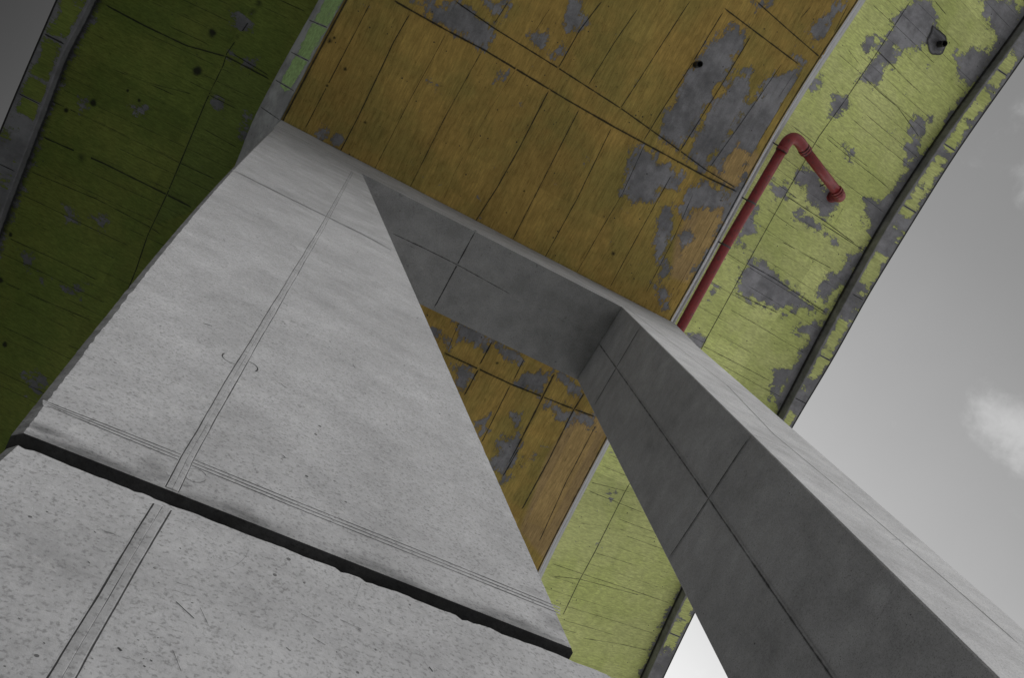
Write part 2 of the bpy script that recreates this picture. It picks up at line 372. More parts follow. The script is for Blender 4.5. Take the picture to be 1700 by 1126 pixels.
# ---- orange box soffit
BARE_O = [
 [(715, 14), (756, 0), (820, 46), (806, 84), (745, 50), (722, 34)], [(948, 0), (972, 0), (969, 36), (945, 56), (933, 53), (940, 28)],
 [(809, 0), (841, 0), (830, 30), (813, 25)], [(880, 57), (905, 53), (900, 71), (884, 71)], [(919, 85), (940, 71), (937, 92), (923, 96)], [(692, 0), (720, 0), (713, 14), (699, 11)],
 [(1217, 39), (1246, 57), (1128, 249), (1098, 232), (1098, 205), (1153, 103), (1185, 57)],
 [(1235, 120), (1249, 124), (1235, 185), (1171, 281), (1138, 254), (1164, 205), (1205, 142)],
 [(1285, 121), (1331, 114), (1322, 149), (1267, 249), (1247, 263), (1224, 240), (1189, 283), (1175, 274), (1242, 178)],
 [(1253, 0), (1278, 0), (1271, 11)], [(1377, 7), (1405, 0), (1395, 21), (1377, 43), (1363, 71), (1349, 67), (1345, 43), (1363, 28)], [(1320, 85), (1342, 103), (1331, 107), (1317, 92)],
 [(1055, 250), (1088, 252), (1105, 290), (1085, 340), (1052, 332), (1028, 318), (1040, 285)], [(1100, 270), (1135, 290), (1120, 318), (1102, 312)],
 [(1170, 300), (1212, 320), (1200, 338), (1168, 345), (1148, 352), (1132, 372), (1126, 345), (1140, 315)], [(1256, 262), (1240, 272), (1212, 320), (1200, 352), (1190, 395), (1168, 425), (1150, 462), (1162, 462), (1190, 420), (1228, 350)],
 [(1098, 345), (1118, 338), (1112, 390), (1100, 425), (1118, 452), (1100, 465), (1095, 440), (1085, 410), (1092, 380)], [(1085, 470), (1110, 478), (1110, 512), (1095, 505)],
 [(1120, 400), (1140, 385), (1150, 398), (1128, 420)],
 [(763, 533), (816, 562), (806, 582), (795, 572), (760, 569)], [(823, 565), (870, 594), (863, 604), (831, 583)], [(873, 619), (919, 615), (898, 660), (870, 643), (852, 633)],
 [(923, 615), (962, 640), (966, 660), (927, 636)], [(905, 665), (951, 686), (941, 706), (923, 697), (919, 683), (902, 679)], [(958, 680), (992, 693), (985, 708), (962, 700)], [(848, 688), (865, 686), (859, 708)],
 [(834, 729), (866, 729), (863, 742), (834, 800), (815, 765), (827, 748)], [(722, 550), (737, 551), (744, 578)], [(757, 615), (783, 610), (772, 654), (756, 640)], [(790, 700), (813, 690), (801, 727)], [(870, 760), (882, 758), (878, 772), (868, 770)],
 [(527, 208), (534, 210), (535, 226), (528, 220)], [(555, 228), (566, 226), (565, 238), (556, 238)], [(718, 138), (726, 138), (724, 145), (718, 144)], [(828, 120), (840, 122), (836, 134), (828, 132)]]
PALE_O = [[(1222, 231), (1256, 262), (1222, 312), (1190, 286), (1205, 268), (1216, 262)], [(1203, 338), (1195, 380), (1165, 418), (1140, 462), (1120, 455), (1128, 400), (1150, 360)], [(1005, 700), (945, 860), (908, 925), (870, 880), (915, 760), (960, 690)]]
BO = polyw(BARE_O, zflat); PO = polyw(PALE_O, zflat)
SMEAR = [(tuple(on_surf(*a, zflat)[:2]), tuple(on_surf(*b, zflat)[:2]), w, k) for a, b, w, k in (
 ((653, 0), (805, 83), .14, .42), ((805, 83), (1019, 210), .10, .36), ((1019, 210), (1224, 318), .16, .46), ((754, 0), (1033, 181), .10, .36), ((1033, 181), (1222, 312), .14, .46), ((1201, 12), (1327, 107), .12, .4), ((1254, 0), (1363, 96), .10, .4),
 ((735, 585), (990, 693), .14, .46), ((921, 619), (845, 770), .12, .46), ((971, 651), (909, 768), .10, .4), ((784, 107), (688, 298), .25, .36), ((900, 167), (830, 302), .2, .36), ((681, 21), (594, 195), .08, .35), ((1246, 60), (1128, 252), .08, .4), ((1201, 18), (1029, 181), .10, .4),
 ((560, 30), (480, 190), .25, .40), ((1299, 104), (1178, 278), .08, .36), ((955, 192), (855, 391), .12, .34), ((1068, 234), (978, 418), .10, .34), ((847, 640), (799, 736), .08, .4), ((1130, 180), (1150, 260), .2, .3))]
def mask_o(X, Y, Z):
    C = np.zeros(X.shape + (4,)); C[..., 0] = field(X, Y, BO) ; C[..., 3] = np.clip(.5 + field(X, Y, PO) * 4 + .5, 0, 1)
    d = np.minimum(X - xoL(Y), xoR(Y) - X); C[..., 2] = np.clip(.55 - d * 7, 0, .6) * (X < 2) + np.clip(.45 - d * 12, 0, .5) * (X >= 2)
    f = C[..., 0]; dr = xoR(Y) - X; f = np.where((dr < .13) & (Y < -1.7), np.minimum(f, (dr - .13) * 2.5 - .02), f); C[..., 0] = f
    for a_, b_, wd, k in SMEAR:
        ex, ey = b_[0] - a_[0], b_[1] - a_[1]; t_ = np.clip(((X - a_[0]) * ex + (Y - a_[1]) * ey) / (ex * ex + ey * ey), 0, 1)
        C[..., 2] = np.maximum(C[..., 2], k * np.clip(1 - np.hypot(X - a_[0] - t_ * ex, Y - a_[1] - t_ * ey) / wd, 0, 1))
    # dark line where the crossbeam meets the soffit
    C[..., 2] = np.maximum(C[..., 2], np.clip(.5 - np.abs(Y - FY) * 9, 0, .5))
    return C
FY, BY = .738, 1.825          # front and back planes of the pier
FZB = 10.047 + EYE            # underside of its crossbeam
ys = stations(-7.5, 7.5); nx = 130
y2 = ys[:, None]; u = np.linspace(0, 1, nx)[None, :]
X = xoL(y2) + (xoR(y2) - xoL(y2)) * u; Y = y2 + 0 * u
P = np.stack([X, Y, np.full_like(X, ZS)], -1)
mb = MB(); mb.grid(P, mask_o(X, Y, P[..., 2]), flip=False)
if True:
    # orient downwards
    pass
LINES_O = [  # board joints of the formwork: (points, width m, strength)
 ([(615, 4), (506, 214)], .03, .75), ([(560, 20), (492, 150)], .02, .4), ([(681, 21), (653, 70), (632, 115), (594, 195), (556, 268)], .035, .95), ([(742, 53), (678, 170), (612, 300)], .03, .6), ([(800, 84), (740, 192), (672, 328)], .045, .6),
 ([(858, 112), (813, 182), (756, 284), (728, 352)], .022, .5), ([(912, 148), (865, 240), (826, 310), (778, 385)], .045, .8), ([(962, 180), (905, 292), (846, 408)], .04, .7),
 ([(1015, 212), (958, 330), (902, 432)], .03, .85), ([(1070, 240), (1034, 320), (987, 400), (950, 466)], .03, .65), ([(1115, 290), (1054, 400), (1012, 478)], .03, .75),
 ([(1151, 321), (1116, 401), (1072, 487)], .03, .7), ([(1022, 400), (978, 460)], .03, .4), ([(1196, 345), (1130, 470), (1105, 512)], .03, .5),
 ([(845, 0), (820, 39)], .03, .8), ([(915, 10), (887, 53)], .03, .6), ([(1000, 0), (962, 50), (926, 114)], .035, .9), ([(1060, 12), (1020, 70), (976, 142)], .03, .8), ([(1146, 0), (1100, 71), (1065, 126), (1029, 181)], .03, .85),
 ([(1201, 18), (1150, 103), (1100, 181), (1068, 234)], .035, .9), ([(1246, 60), (1195, 145), (1128, 252)], .035, .9), ([(1299, 104), (1240, 190), (1178, 278)], .03, .8), ([(1349, 7), (1327, 32)], .03, .7), ([(1327, 108), (1290, 165)], .025, .5),
 ([(653, 0), (742, 50), (805, 83), (891, 135), (944, 167), (1019, 210), (1100, 254), (1175, 295), (1224, 318)], .06, 1.0), ([(754, 0), (820, 46), (926, 112), (1033, 181), (1100, 229), (1171, 281), (1222, 312)], .045, 1.0),
 ([(1201, 12), (1262, 58), (1327, 107)], .045, .9), ([(1254, 0), (1310, 50), (1363, 96)], .04, .9),
 ([(735, 585), (848, 638), (951, 679), (990, 693)], .06, 1.0), ([(763, 533), (744, 580)], .03, .6), ([(795, 612), (770, 658)], .05, .9), ([(818, 565), (795, 608)], .05, .9), ([(847, 640), (822, 690), (799, 736)], .04, .8),
 ([(871, 594), (852, 633)], .04, .8), ([(921, 619), (900, 661), (845, 770)], .06, 1.0), ([(971, 651), (951, 683), (909, 768), (866, 847)], .055, 1.0), ([(863, 742), (834, 793)], .05, .8), ([(990, 705), (940, 800), (895, 900)], .035, .8), ([(966, 800), (905, 925)], .03, .8),
 ([(1330, 120), (1262, 232), (1230, 290)], .03, .5), ([(1412, 0), (1366, 90)], .03, .6)]
for i, (pts, w, gk) in enumerate(LINES_O):
    ribbon(mb, [on_surf(x, y, zflat) for x, y in pts], DN, w * .8, min(1, gk + .12), mask_o)
for xe in (xoL, xoR):
    yy = np.arange(-7.4, 7.4, .25); sg = 1 if xe is xoL else -1
    ribbon(mb, [(float(xe(v)) + sg * (.02 if sg > 0 else .012), v, ZS) for v in yy], DN, .055 if sg > 0 else .04, 1.0, mask_o)  # dark edge lines paint the shadow of the chamfer beside the webs
for px, py, r in ((573, 114, .05), (606, 203, .05), (870, 317, .028), (1018, 421, .07), (1159, 107, .09), (548, 68, .05), (543, 142, .04), (555, 62, .03), (825, 603, .05), (945, 725, .02), (1010, 10, .02)):
    c = on_surf(px, py, zflat); a = np.linspace(0, 2 * np.pi, 9)
    V = [(c[0], c[1], ZS - .0012)] + [(c[0] + r * random.uniform(.8, 1.25) * math.cos(q), c[1] + r * random.uniform(.8, 1.25) * math.sin(q), ZS - .0012) for q in a[:-1]]
    C = np.zeros((9, 4)); C[:, 3] = .5; mk = mask_o(np.array([v[0] for v in V]), np.array([v[1] for v in V]), 0); C[:, 0] = mk[:, 0]; C[:, 3] = mk[:, 3]; C[:, 2] = mk[:, 2]; C[0, 2] = 1.0
    mb.add(V, [(0, 1 + (k + 1) % 8, 1 + k) for k in range(8)], C)
o = mb.build('soffit', M_ORANGE); attach(o, bridge); o['label'] = 'orange painted underside of the box girder with bare grey patches'

# ---- inclined webs
def web(xb, xt, mat, maskf, name):
    ys = stations(-7.5, 7.5, .08); y2 = ys[:, None]; u = np.linspace(0, 1, 14)[None, :]
    X = xb(y2) + (xt(y2) - xb(y2)) * u; Y = y2 + 0 * u; Z = ZS + (ZW - ZS) * u + 0 * y2
    mb = MB(); mb.grid(np.stack([X, Y, Z], -1), maskf(u + 0 * y2, Y))
    return mb
def mweb_l(u, Y):
    C = np.zeros(u.shape + (4,)); c = .44 + (.05 * np.sin(Y * 1.7))
    w = .34 - np.clip((Y + .9) * .08, 0, .14)
    C[..., 0] = np.clip((np.abs(u - c) - w) * 1.6, -.25, .3); C[..., 0] = np.where(Y > .35, .3, C[..., 0])
    C[..., 2] = np.clip(.9 - u * 7, 0, .9) + np.clip((u - .93) * 8, 0, .5); C[..., 3] = .5  # web foot darkened as part of the painted chamfer shadow
    return C
mb = web(xoL, xwL, M_WEB, mweb_l, 'web')
nl = np.array([-.86, 0, -.5]); 
for yv in (-.62, -.12, .32, .75, -1.4):
    ribbon(mb, [(float(xoL(yv) + (xwL(yv) - xoL(yv)) * t_), yv, ZS + .7 * t_) for t_ in (.05, .3, .6, .97)], nl, .03, .8, lambda a, b, c: np.tile([.3, 0, 0, .5], a.shape + (1,)))
o = mb.build('web', [M_WEB]); attach(o, bridge); o['label'] = 'narrow inclined web, green lightened for the light it faces, grey borders'
def mweb_r(u, Y):
    C = np.zeros(u.shape + (4,)); C[..., 0] = .3; C[..., 2] = np.clip(.5 - u * 6, 0, .5) + np.clip(.55 - np.abs(u - .42) * 9, 0, .5); C[..., 3] = .75
    return C
mb = web(xoR, xwR, M_BARE, mweb_r, 'web')
for t_, w_, g_ in ((.18, .03, 1.0), (.5, .02, .8), (.62, .02, .6)):
    ribbon(mb, [(float(xoR(v) + (xwR(v) - xoR(v)) * t_), v, ZS + .7 * t_) for v in np.arange(-7, 7, .3)], np.array([.76, 0, -.65]), w_, g_, lambda a, b, c: np.tile([1.0, 0, 0, .6], a.shape + (1,)), step=.3)
o = mb.build('web', [M_BARE]); attach(o, bridge)

# ---- cantilever slabs
BARE_G = [
 [(1491, 21), (1519, 0), (1545, 0), (1558, 46), (1526, 75), (1509, 85), (1487, 85), (1484, 107), (1462, 110), (1455, 142), (1430, 128), (1462, 75)], [(1633, 0), (1690, 0), (1700, 32), (1668, 71), (1654, 53), (1632, 28)],
 [(1372, 192), (1384, 174), (1389, 163), (1384, 156), (1405, 160), (1409, 174), (1381, 197)], [(1345, 142), (1363, 131), (1366, 142), (1349, 153)],
 [(1340, 274), (1352, 280), (1378, 321), (1392, 341), (1372, 362), (1343, 337), (1337, 309), (1321, 302), (1317, 290)], [(1321, 350), (1337, 353), (1362, 379), (1356, 384), (1324, 360)], [(1369, 385), (1394, 400), (1388, 405), (1370, 392)],
 [(1249, 423), (1270, 440), (1320, 480), (1368, 518), (1350, 516), (1313, 508), (1299, 519), (1281, 512), (1221, 486), (1228, 455), (1242, 433)],
 [(1408, 425), (1437, 416), (1416, 459), (1368, 500), (1352, 493), (1372, 462), (1400, 445)], [(1327, 540), (1359, 536), (1356, 572), (1318, 550)], [(1281, 615), (1313, 617), (1302, 640), (1288, 668), (1278, 655), (1285, 633)],
 [(1437, 330), (1473, 335), (1508, 298), (1484, 362), (1458, 398), (1437, 372)], [(1279, 303), (1305, 303), (1309, 328), (1287, 326)], [(1232, 368), (1257, 344), (1253, 384), (1226, 398)], [(1222, 398), (1250, 417), (1243, 428)],
 [(1588, 88), (1640, 82), (1652, 92), (1612, 150), (1590, 130)], [(1520, 188), (1548, 192), (1532, 228), (1508, 220)], [(1400, 245), (1420, 255), (1408, 268)], [(1180, 470), (1192, 475), (1180, 500)],
 [(1436, 70), (1446, 62), (1444, 85)], [(1500, 240), (1530, 232), (1522, 262), (1500, 275)], [(1300, 500), (1330, 508), (1318, 522)], [(1134, 553), (1164, 560), (1166, 582), (1136, 566)], [(1010, 815), (1022, 820), (1014, 832)]]
BG = polyw(BARE_G, zslabR)
EDGE_PEEL = [(1495, 180), (1400, 300)]
def mask_g(X, Y, Z):
    C = np.zeros(X.shape + (4,)); f = field(X, Y, BG)
    d = xgR(Y) - .06 - X; f = np.maximum(f, np.clip((.03 + .15 * (np.sin(Y * 1.9 + .6) > .1) * (Y < 2.2)) - d, -.3, .2)); C[..., 0] = f
    C[..., 2] = np.clip(.48 - d * 6, 0, .46); C[..., 3] = .5 + .12 * np.sin(X * 2.1 + 1) * np.sin(Y * 1.3)
    q_ = OUT; d3 = np.hypot(X - q_[0], (Y - q_[1]) * .8); C[..., 2] = np.maximum(C[..., 2], np.clip(.55 - d3 * 1.8, 0, .42))
    d2 = np.hypot(X - CR[0], Y - CR[1]); C[..., 2] = np.maximum(C[..., 2], np.clip(.75 - d2 * 2.2, 0, .35))
    return C
CR = on_surf(1555, 71, zslabR); OUT = on_surf(1378, 335, zslabR)
def fine_boards(mb, p, q, xa, xb, zf, nrm, maskf, rng, seed):
    """the faint joints between the narrow boards of the formwork, some of them hardly printed"""
    rs = random.Random(seed); a, b = on_surf(*p, zf), on_surf(*q, zf); k = (b[1] - a[1]) / (b[0] - a[0]); y = rng[0]
    while y < rng[1]:
        t0 = rs.uniform(.02, .45) if rs.random() < .6 else .02; t1 = t0 + rs.uniform(.25, .6) if rs.random() < .6 else .98; t1 = min(t1, .98); pts = []
        for n_ in range(7):
            t_ = t0 + (t1 - t0) * n_ / 6; X0, X1 = float(xa(y)), float(xb(y)); x = X0 + (X1 - X0) * t_; yy = y + (x - X0) * k + .004 * math.sin(9 * t_ + y)
            pts.append((x, yy, float(zf(x, yy))))
        ribbon(mb, pts, nrm, rs.uniform(.014, .022), rs.uniform(.58, .85), maskf); y += rs.uniform(.17, .27)
def slab(xa, xb, zf, maskf, sg, rng, nx):
    ys = stations(*rng, .05); y2 = ys[:, None]; u = np.linspace(0, 1, nx)[None, :]
    X = xa(y2) + (xb(y2) - sg * .06 - xa(y2)) * u; Y = y2 + 0 * u; Z = zf(X, Y)
    mb = MB(); mb.grid(np.stack([X, Y, Z], -1), maskf(X, Y, Z), flip=sg < 0)
    return mb
mb = slab(xwR, xgR, zslabR, mask_g, 1, (-7.2, 7.6), 62)
nR = np.array([.24, 0, -.97]); nL = np.array([-.24, 0, -.97])
LINES_G = [([(1512, 0), (1459, 82), (1405, 163), (1359, 227), (1301, 328), (1241, 437), (1215, 485), (1174, 560), (1160, 588)], .032, 1.0), ([(1047, 800), (1037, 818), (987, 918), (962, 964), (934, 1023)], .035, 1.0),
 ([(1405, 78), (1430, 110)], .025, .6), ([(1373, 128), (1405, 170)], .022, .55), ([(1455, 82), (1490, 117), (1519, 146)], .035, .9), ([(1430, 124), (1460, 152), (1491, 178), (1526, 227)], .028, .85), ([(1551, 0), (1572, 25)], .03, .8),
 ([(1370, 227), (1412, 262), (1455, 295), (1476, 313)], .025, .75), ([(1305, 325), (1372, 369), (1420, 405)], .03, .9), ([(1298, 401), (1340, 424), (1381, 446)], .028, .8), ([(1241, 437), (1285, 462), (1330, 492), (1372, 520)], .032, .9),
 ([(1218, 485), (1292, 520)], .03, .85), ([(1164, 573), (1253, 619), (1280, 634)], .025, .85), ([(1363, 370), (1441, 420)], .028, .9), ([(1402, 341), (1384, 373)], .02, .7), ([(1289, 292), (1306, 306)], .02, .6),
 ([(980, 801), (1047, 818)], .025, .75), ([(987, 918), (1054, 939)], .022, .7), ([(912, 957), (962, 962), (1062, 989)], .025, .75), ([(1022, 829), (1058, 840)], .02, .6), ([(966, 1060), (1030, 1070), (1076, 1081)], .025, .7), ([(1012, 875), (1090, 896)], .022, .55),
 ([(950, 868), (1012, 875)], .02, .5), ([(1550, 130), (1600, 175)], .022, .5), ([(1500, 60), (1590, 140)], .02, .35), ([(1620, 20), (1660, 60)], .02, .5), ([(1385, 165), (1440, 210), (1500, 262)], .02, .4), ([(1200, 520), (1290, 572), (1330, 600)], .018, .4), ([(1260, 380), (1300, 401)], .02, .5), ([(1330, 560), (1345, 566)], .02, .4)]
fine_boards(mb, (1241, 437), (1372, 520), xwR, lambda y: xgR(y) - .1, zslabR, nR, mask_g, (-6.5, 6.5), 11)
for pts, w, gk in LINES_G: ribbon(mb, [on_surf(x, y, zslabR) for x, y in pts], nR, w, gk, mask_g)
# broken crater round the drain hole: a nearly flat patch, coloured dark
a = np.linspace(0, 2 * np.pi, 25)[:-1]; rr = [.19 * (1 + .10 * math.sin(2 * q + 1) + .05 * math.sin(5 * q)) * random.uniform(.96, 1.05) for q in a]
rr[13] *= 1.15; rr[14] *= 1.55; rr[15] *= 1.1
ring = [(CR[0] + r_ * math.cos(q), CR[1] + r_ * 1.0 * math.sin(q)) for q, r_ in zip(a, rr)]
V = [(x, y, float(zslabR(x, y)) - .010) for x, y in ring] + [(CR[0] + (x - CR[0]) * .8, CR[1] + (y - CR[1]) * .8, float(zslabR(x, y)) - .014 + random.uniform(0, .004)) for x, y in ring] + [(CR[0], CR[1], float(zslabR(CR[0], CR[1])) - .014)]
C = np.zeros((49, 4)); C[:, 0] = 1.5; C[:, 3] = .3; C[24:48, 2] = .50; C[48, 2] = .8; C[:24, 2] = .85
F = [(k, (k + 1) % 24, 24 + (k + 1) % 24, 24 + k) for k in range(24)] + [(24 + k, 24 + (k + 1) % 24, 48) for k in range(24)]
mb.add(V, [f[::-1] for f in F], C)
o = mb.build('cantilever_slab', M_GREEN); attach(o, bridge); o['label'] = 'lime green overhang, paint flaked off in grey patches'
BARE_L = [[(387, 87), (420, 103), (415, 110), (380, 98)], [(384, 21), (409, 21), (419, 46), (394, 53)], [(107, 341), (128, 359), (110, 370)], [(153, 362), (181, 366), (167, 391)], [(405, 192), (419, 192), (411, 236), (397, 225)],
 [(36, 423), (53, 420), (46, 448)], [(110, 477), (139, 473), (131, 491)], [(43, 630), (75, 628), (60, 670)], [(66, 455), (80, 462), (72, 472)], [(228, 180), (240, 182), (235, 192)], [(355, 170), (368, 174), (364, 186)], [(128, 160), (140, 168), (134, 176)]]
TONE_L = [[(372, 108), (448, 134), (398, 250), (384, 280), (318, 350), (258, 372), (298, 273), (341, 170)]]
BL = polyw(BARE_L, zslabL); TL = polyw(TONE_L, zslabL)
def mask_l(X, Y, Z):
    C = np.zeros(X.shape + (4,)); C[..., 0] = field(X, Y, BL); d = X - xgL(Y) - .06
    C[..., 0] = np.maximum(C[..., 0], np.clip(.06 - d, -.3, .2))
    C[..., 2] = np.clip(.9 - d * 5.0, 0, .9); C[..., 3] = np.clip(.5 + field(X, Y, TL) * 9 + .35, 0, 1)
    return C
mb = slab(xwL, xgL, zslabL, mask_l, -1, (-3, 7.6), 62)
LINES_L = [([(437, 0), (430, 11), (376, 89), (371, 107), (341, 170), (298, 273), (277, 323), (245, 391), (227, 445), (205, 500)], .032, 1.0), ([(174, 7), (240, 42), (309, 75), (377, 94), (448, 131)], .045, 1.0), ([(384, 87), (448, 126)], .04, .8),
 ([(345, 156), (394, 181)], .025, .8), ([(185, 114), (250, 138), (320, 156)], .03, .6), ([(85, 167), (178, 210), (298, 270), (359, 298)], .03, .75), ([(71, 227), (170, 270), (277, 323), (320, 345)], .045, 1.0), ([(50, 284), (160, 330), (249, 377), (270, 391)], .03, .8),
 ([(337, 213), (394, 245)], .028, .8), ([(14, 395), (99, 434), (163, 466)], .03, .75), ([(0, 466), (71, 498), (153, 533)], .03, .75), ([(130, 40), (200, 80)], .025, .5), ([(110, 110), (170, 140)], .025, .5), ([(300, 20), (360, 50)], .025, .5), ([(0, 560), (90, 600)], .025, .6), ([(230, 60), (330, 110)], .02, .4)]
fine_boards(mb, (71, 227), (320, 345), xwL, lambda y: xgL(y) + .1, zslabL, nL, mask_l, (-1.5, 6.5), 12)
for pts, w, gk in LINES_L: ribbon(mb, [on_surf(x, y, zslabL) for x, y in pts], nL, w, gk, mask_l)
for px, py, r in ((328, 117, .11), (155, 170, .09), (110, 183, .06), (8, 572, .07), (231, 166, .04), (212, 150, .04), (18, 390, .05), (395, 60, .1), (418, 20, .15), (430, 5, .12), (135, 262, .15), (0, 465, .08), (353, 54, .1)):
    c = on_surf(px, py, zslabL); V = [(c[0], c[1], c[2] - .0032)]
    for k in range(10):
        q = 2 * math.pi * k / 10; x = c[0] + r * random.uniform(.85, 1.2) * math.cos(q); y = c[1] + r * random.uniform(.85, 1.2) * math.sin(q); V.append((x, y, float(zslabL(x, y)) - .0022))
    XX = np.array([v[0] for v in V]); YY = np.array([v[1] for v in V]); C = mask_l(XX, YY, 0); C[0, 2] = 1.3 if r < .12 and px != 395 else .7
    mb.add(V, [(0, 1 + (k + 1) % 10, 1 + k) for k in range(10)], C)
o = mb.build('cantilever_slab', M_SHADE_GREEN); attach(o, bridge); o['label'] = 'green overhang with deep shade in its colour'

# ---- edge nibs with their drip recess, and the fascia
def nib(xg, xe, sg, mat, seed):
    ys = stations(-7.2, 7.6, .06); y2 = ys[:, None]
    xi = xg(y2) - sg * .075; xo = xe(y2)
    prof = [(xi - sg * .005, ZG, 1.15), (xi - sg * .003, ZG - .06, .8), (xi - sg * .002, ZG - .09, .34), (xi + 0 * xi, ZE + .01, .12), (xi + sg * .012, ZE, .12)]
    mb = MB()
    n = 12
    cols = []; C = []
    for x, z, s_ in prof: cols.append(np.concatenate([x, y2, 0 * y2 + z], 1)); C.append((.3, s_))
    for k in range(1, n + 1):
        t_ = k / n; cols.append(np.concatenate([xi + sg * .012 + (xo - xi - sg * .012) * t_, y2, 0 * y2 + ZE], 1))
        C.append((None, max(0, .35 - t_ * 4) + (.25 if k == n else 0)))
    P = np.stack(cols, 1); K = np.zeros(P.shape[:2] + (4,)); K[..., 3] = .5
    rs = np.random.RandomState(seed); cell = .62
    for j, (pl, s_) in enumerate(C):
        if pl is None:
            t_ = (j - 4) / n; yy = ys / cell + 100; fr = yy % 1; idx = yy.astype(int); rnd = rs.RandomState if False else None
            amp = np.array([math.sin(i_ * 12.9898 + seed) * 43758.5453 % 1 for i_ in idx])
            inside = np.minimum(np.minimum(t_ - .06, .84 - t_) * .34, np.minimum(fr, 1 - fr) * cell - .03)
            K[:, j, 0] = np.where(amp > (.28 if sg > 0 else .10), -inside * 1.6, .08)
        else: K[:, j, 0] = pl
        K[:, j, 2] = s_
    mb.grid(P, np.clip(K, -.3, 1.2), flip=sg < 0)
    # outer face and top of the nib up to the fascia
    a = np.concatenate([xo, y2, 0 * y2 + ZE], 1); b = np.concatenate([xo + sg * .02, y2, 0 * y2 + ZT], 1); c = np.concatenate([xo - sg * .35, y2, 0 * y2 + ZT + .02], 1)
    mb.grid(np.stack([a, b, c], 1), np.tile([.3, 0, 0, .5], (len(ys), 3, 1)), flip=sg < 0)
    return mb
for xg, xe, sg, mt, sd_, lb in ((xgR, xeR, 1, M_GREEN, 3, 'edge nib with flaked lime paint and black drip stain'), (xgL, xeL, -1, M_SHADE_GREEN, 8, 'edge nib with worn green paint and deep shade in its colour')):
    mb = nib(xg, xe, sg, mt, sd_)
    if sg < 0: JL = ((71, 57), (42, 163), (0, 275))
    else: JL = ((1675, 130), (1585, 252), (1432, 500), (1376, 600), (1337, 672), (1520, 355), (1128, 1060))
    for px, py in JL:
        c = on(2, ZE - EYE, px, py); yv = c[1] - .02
        ribbon(mb, [(float(xg(yv)) - sg * .055, yv, ZE), (float(xe(yv)) - sg * .01, yv, ZE)], DN, .05 if (px, py) == (71, 57) else .03, 1.0, None, off=.001, peel=1.0)
    o = mb.build('edge_nib', mt); attach(o, bridge); o['label'] = lb
    # black flashing at the lower outer corner
    f = MB(); ys = stations(-7.2, 7.6, .3); y2 = ys[:, None]; xo = xe(y2)
    pr = [(-.012, -.004), (.012, -.004), (.012, .06), (.004, .06)]
    f.grid(np.stack([np.concatenate([xo + sg * dx, y2, 0 * y2 + ZE + dz], 1) for dx, dz in pr + pr[:1]], 1), flip=sg < 0)
    o = f.build('drip_flashing', M_FLASH); attach(o, bridge)
# top of the deck
f = MB(); ys = stations(-7.2, 7.6, .8); y2 = ys[:, None]
f.grid(np.stack([np.concatenate([xeL(y2) + .35, y2, 0 * y2 + ZT + .02], 1), np.concatenate([xeL(y2) + .36, y2, 0 * y2 + ZT - .25], 1), np.concatenate([xeR(y2) - .36, y2, 0 * y2 + ZT - .25], 1), np.concatenate([xeR(y2) - .35, y2, 0 * y2 + ZT + .02], 1)], 1))
o = f.build('roadway_slab', M_BARE); attach(o, bridge)

# ---- drain spouts
def tube(mb, path, r, n=20, cap=True, r2=None):
    P = [Vector(p) for p in path]; prev = None; rings = []
    T0 = (P[1] - P[0]).normalized(); up = T0.orthogonal().normalized()
    for i, p in enumerate(P):
        T = ((P[min(i + 1, len(P) - 1)] - P[max(i - 1, 0)])).normalized()
        up = (up - T * up.dot(T)).normalized(); b = T.cross(up); rad = r if r2 is None else r + (r2 - r) * i / (len(P) - 1)
        rings.append([p + (up * math.cos(a) + b * math.sin(a)) * rad for a in [2 * math.pi * k / n for k in range(n)]])
    V = [tuple(v) for rg in rings for v in rg]
    F = [(i * n + k, i * n + (k + 1) % n, (i + 1) * n + (k + 1) % n, (i + 1) * n + k) for i in range(len(P) - 1) for k in range(n)]
    if cap: F += [tuple(range(n))[::-1], tuple((len(P) - 1) * n + k for k in range(n))]
    mb.add(V, F)
def spout(px, py, zf, r, drop):
    c = on_surf(px, py, zf); t = MB()
    tube(t, [(c[0], c[1], c[2] + .02), (c[0], c[1], c[2] - drop)], r, 24, cap=False); tube(t, [(c[0], c[1], c[2] - drop), (c[0], c[1], c[2] + .02)], r * .84, 24, cap=False)
    n = 24; V = []
    for rad in (r, r * .84): V += [(c[0] + rad * math.cos(2 * math.pi * k / n), c[1] + rad * math.sin(2 * math.pi * k / n), c[2] - drop) for k in range(n)]
    t.add(V, [(k, (k + 1) % n, n + (k + 1) % n, n + k) for k in range(n)])
    t.add([(c[0] + r * .84 * math.cos(2 * math.pi * k / n), c[1] + r * .84 * math.sin(2 * math.pi * k / n), c[2] - .01) for k in range(n)], [tuple(range(n))])
    o = t.build('drain_spout', M_STUB, smooth=False); attach(o, bridge); return o
spout(1155, 107, zflat, .045, .17)['label'] = 'short black drain tube poking out of the orange soffit'
spout(1558, 73, zslabR, .05, .16)['label'] = 'short black drain tube in a broken crater of the lime overhang'

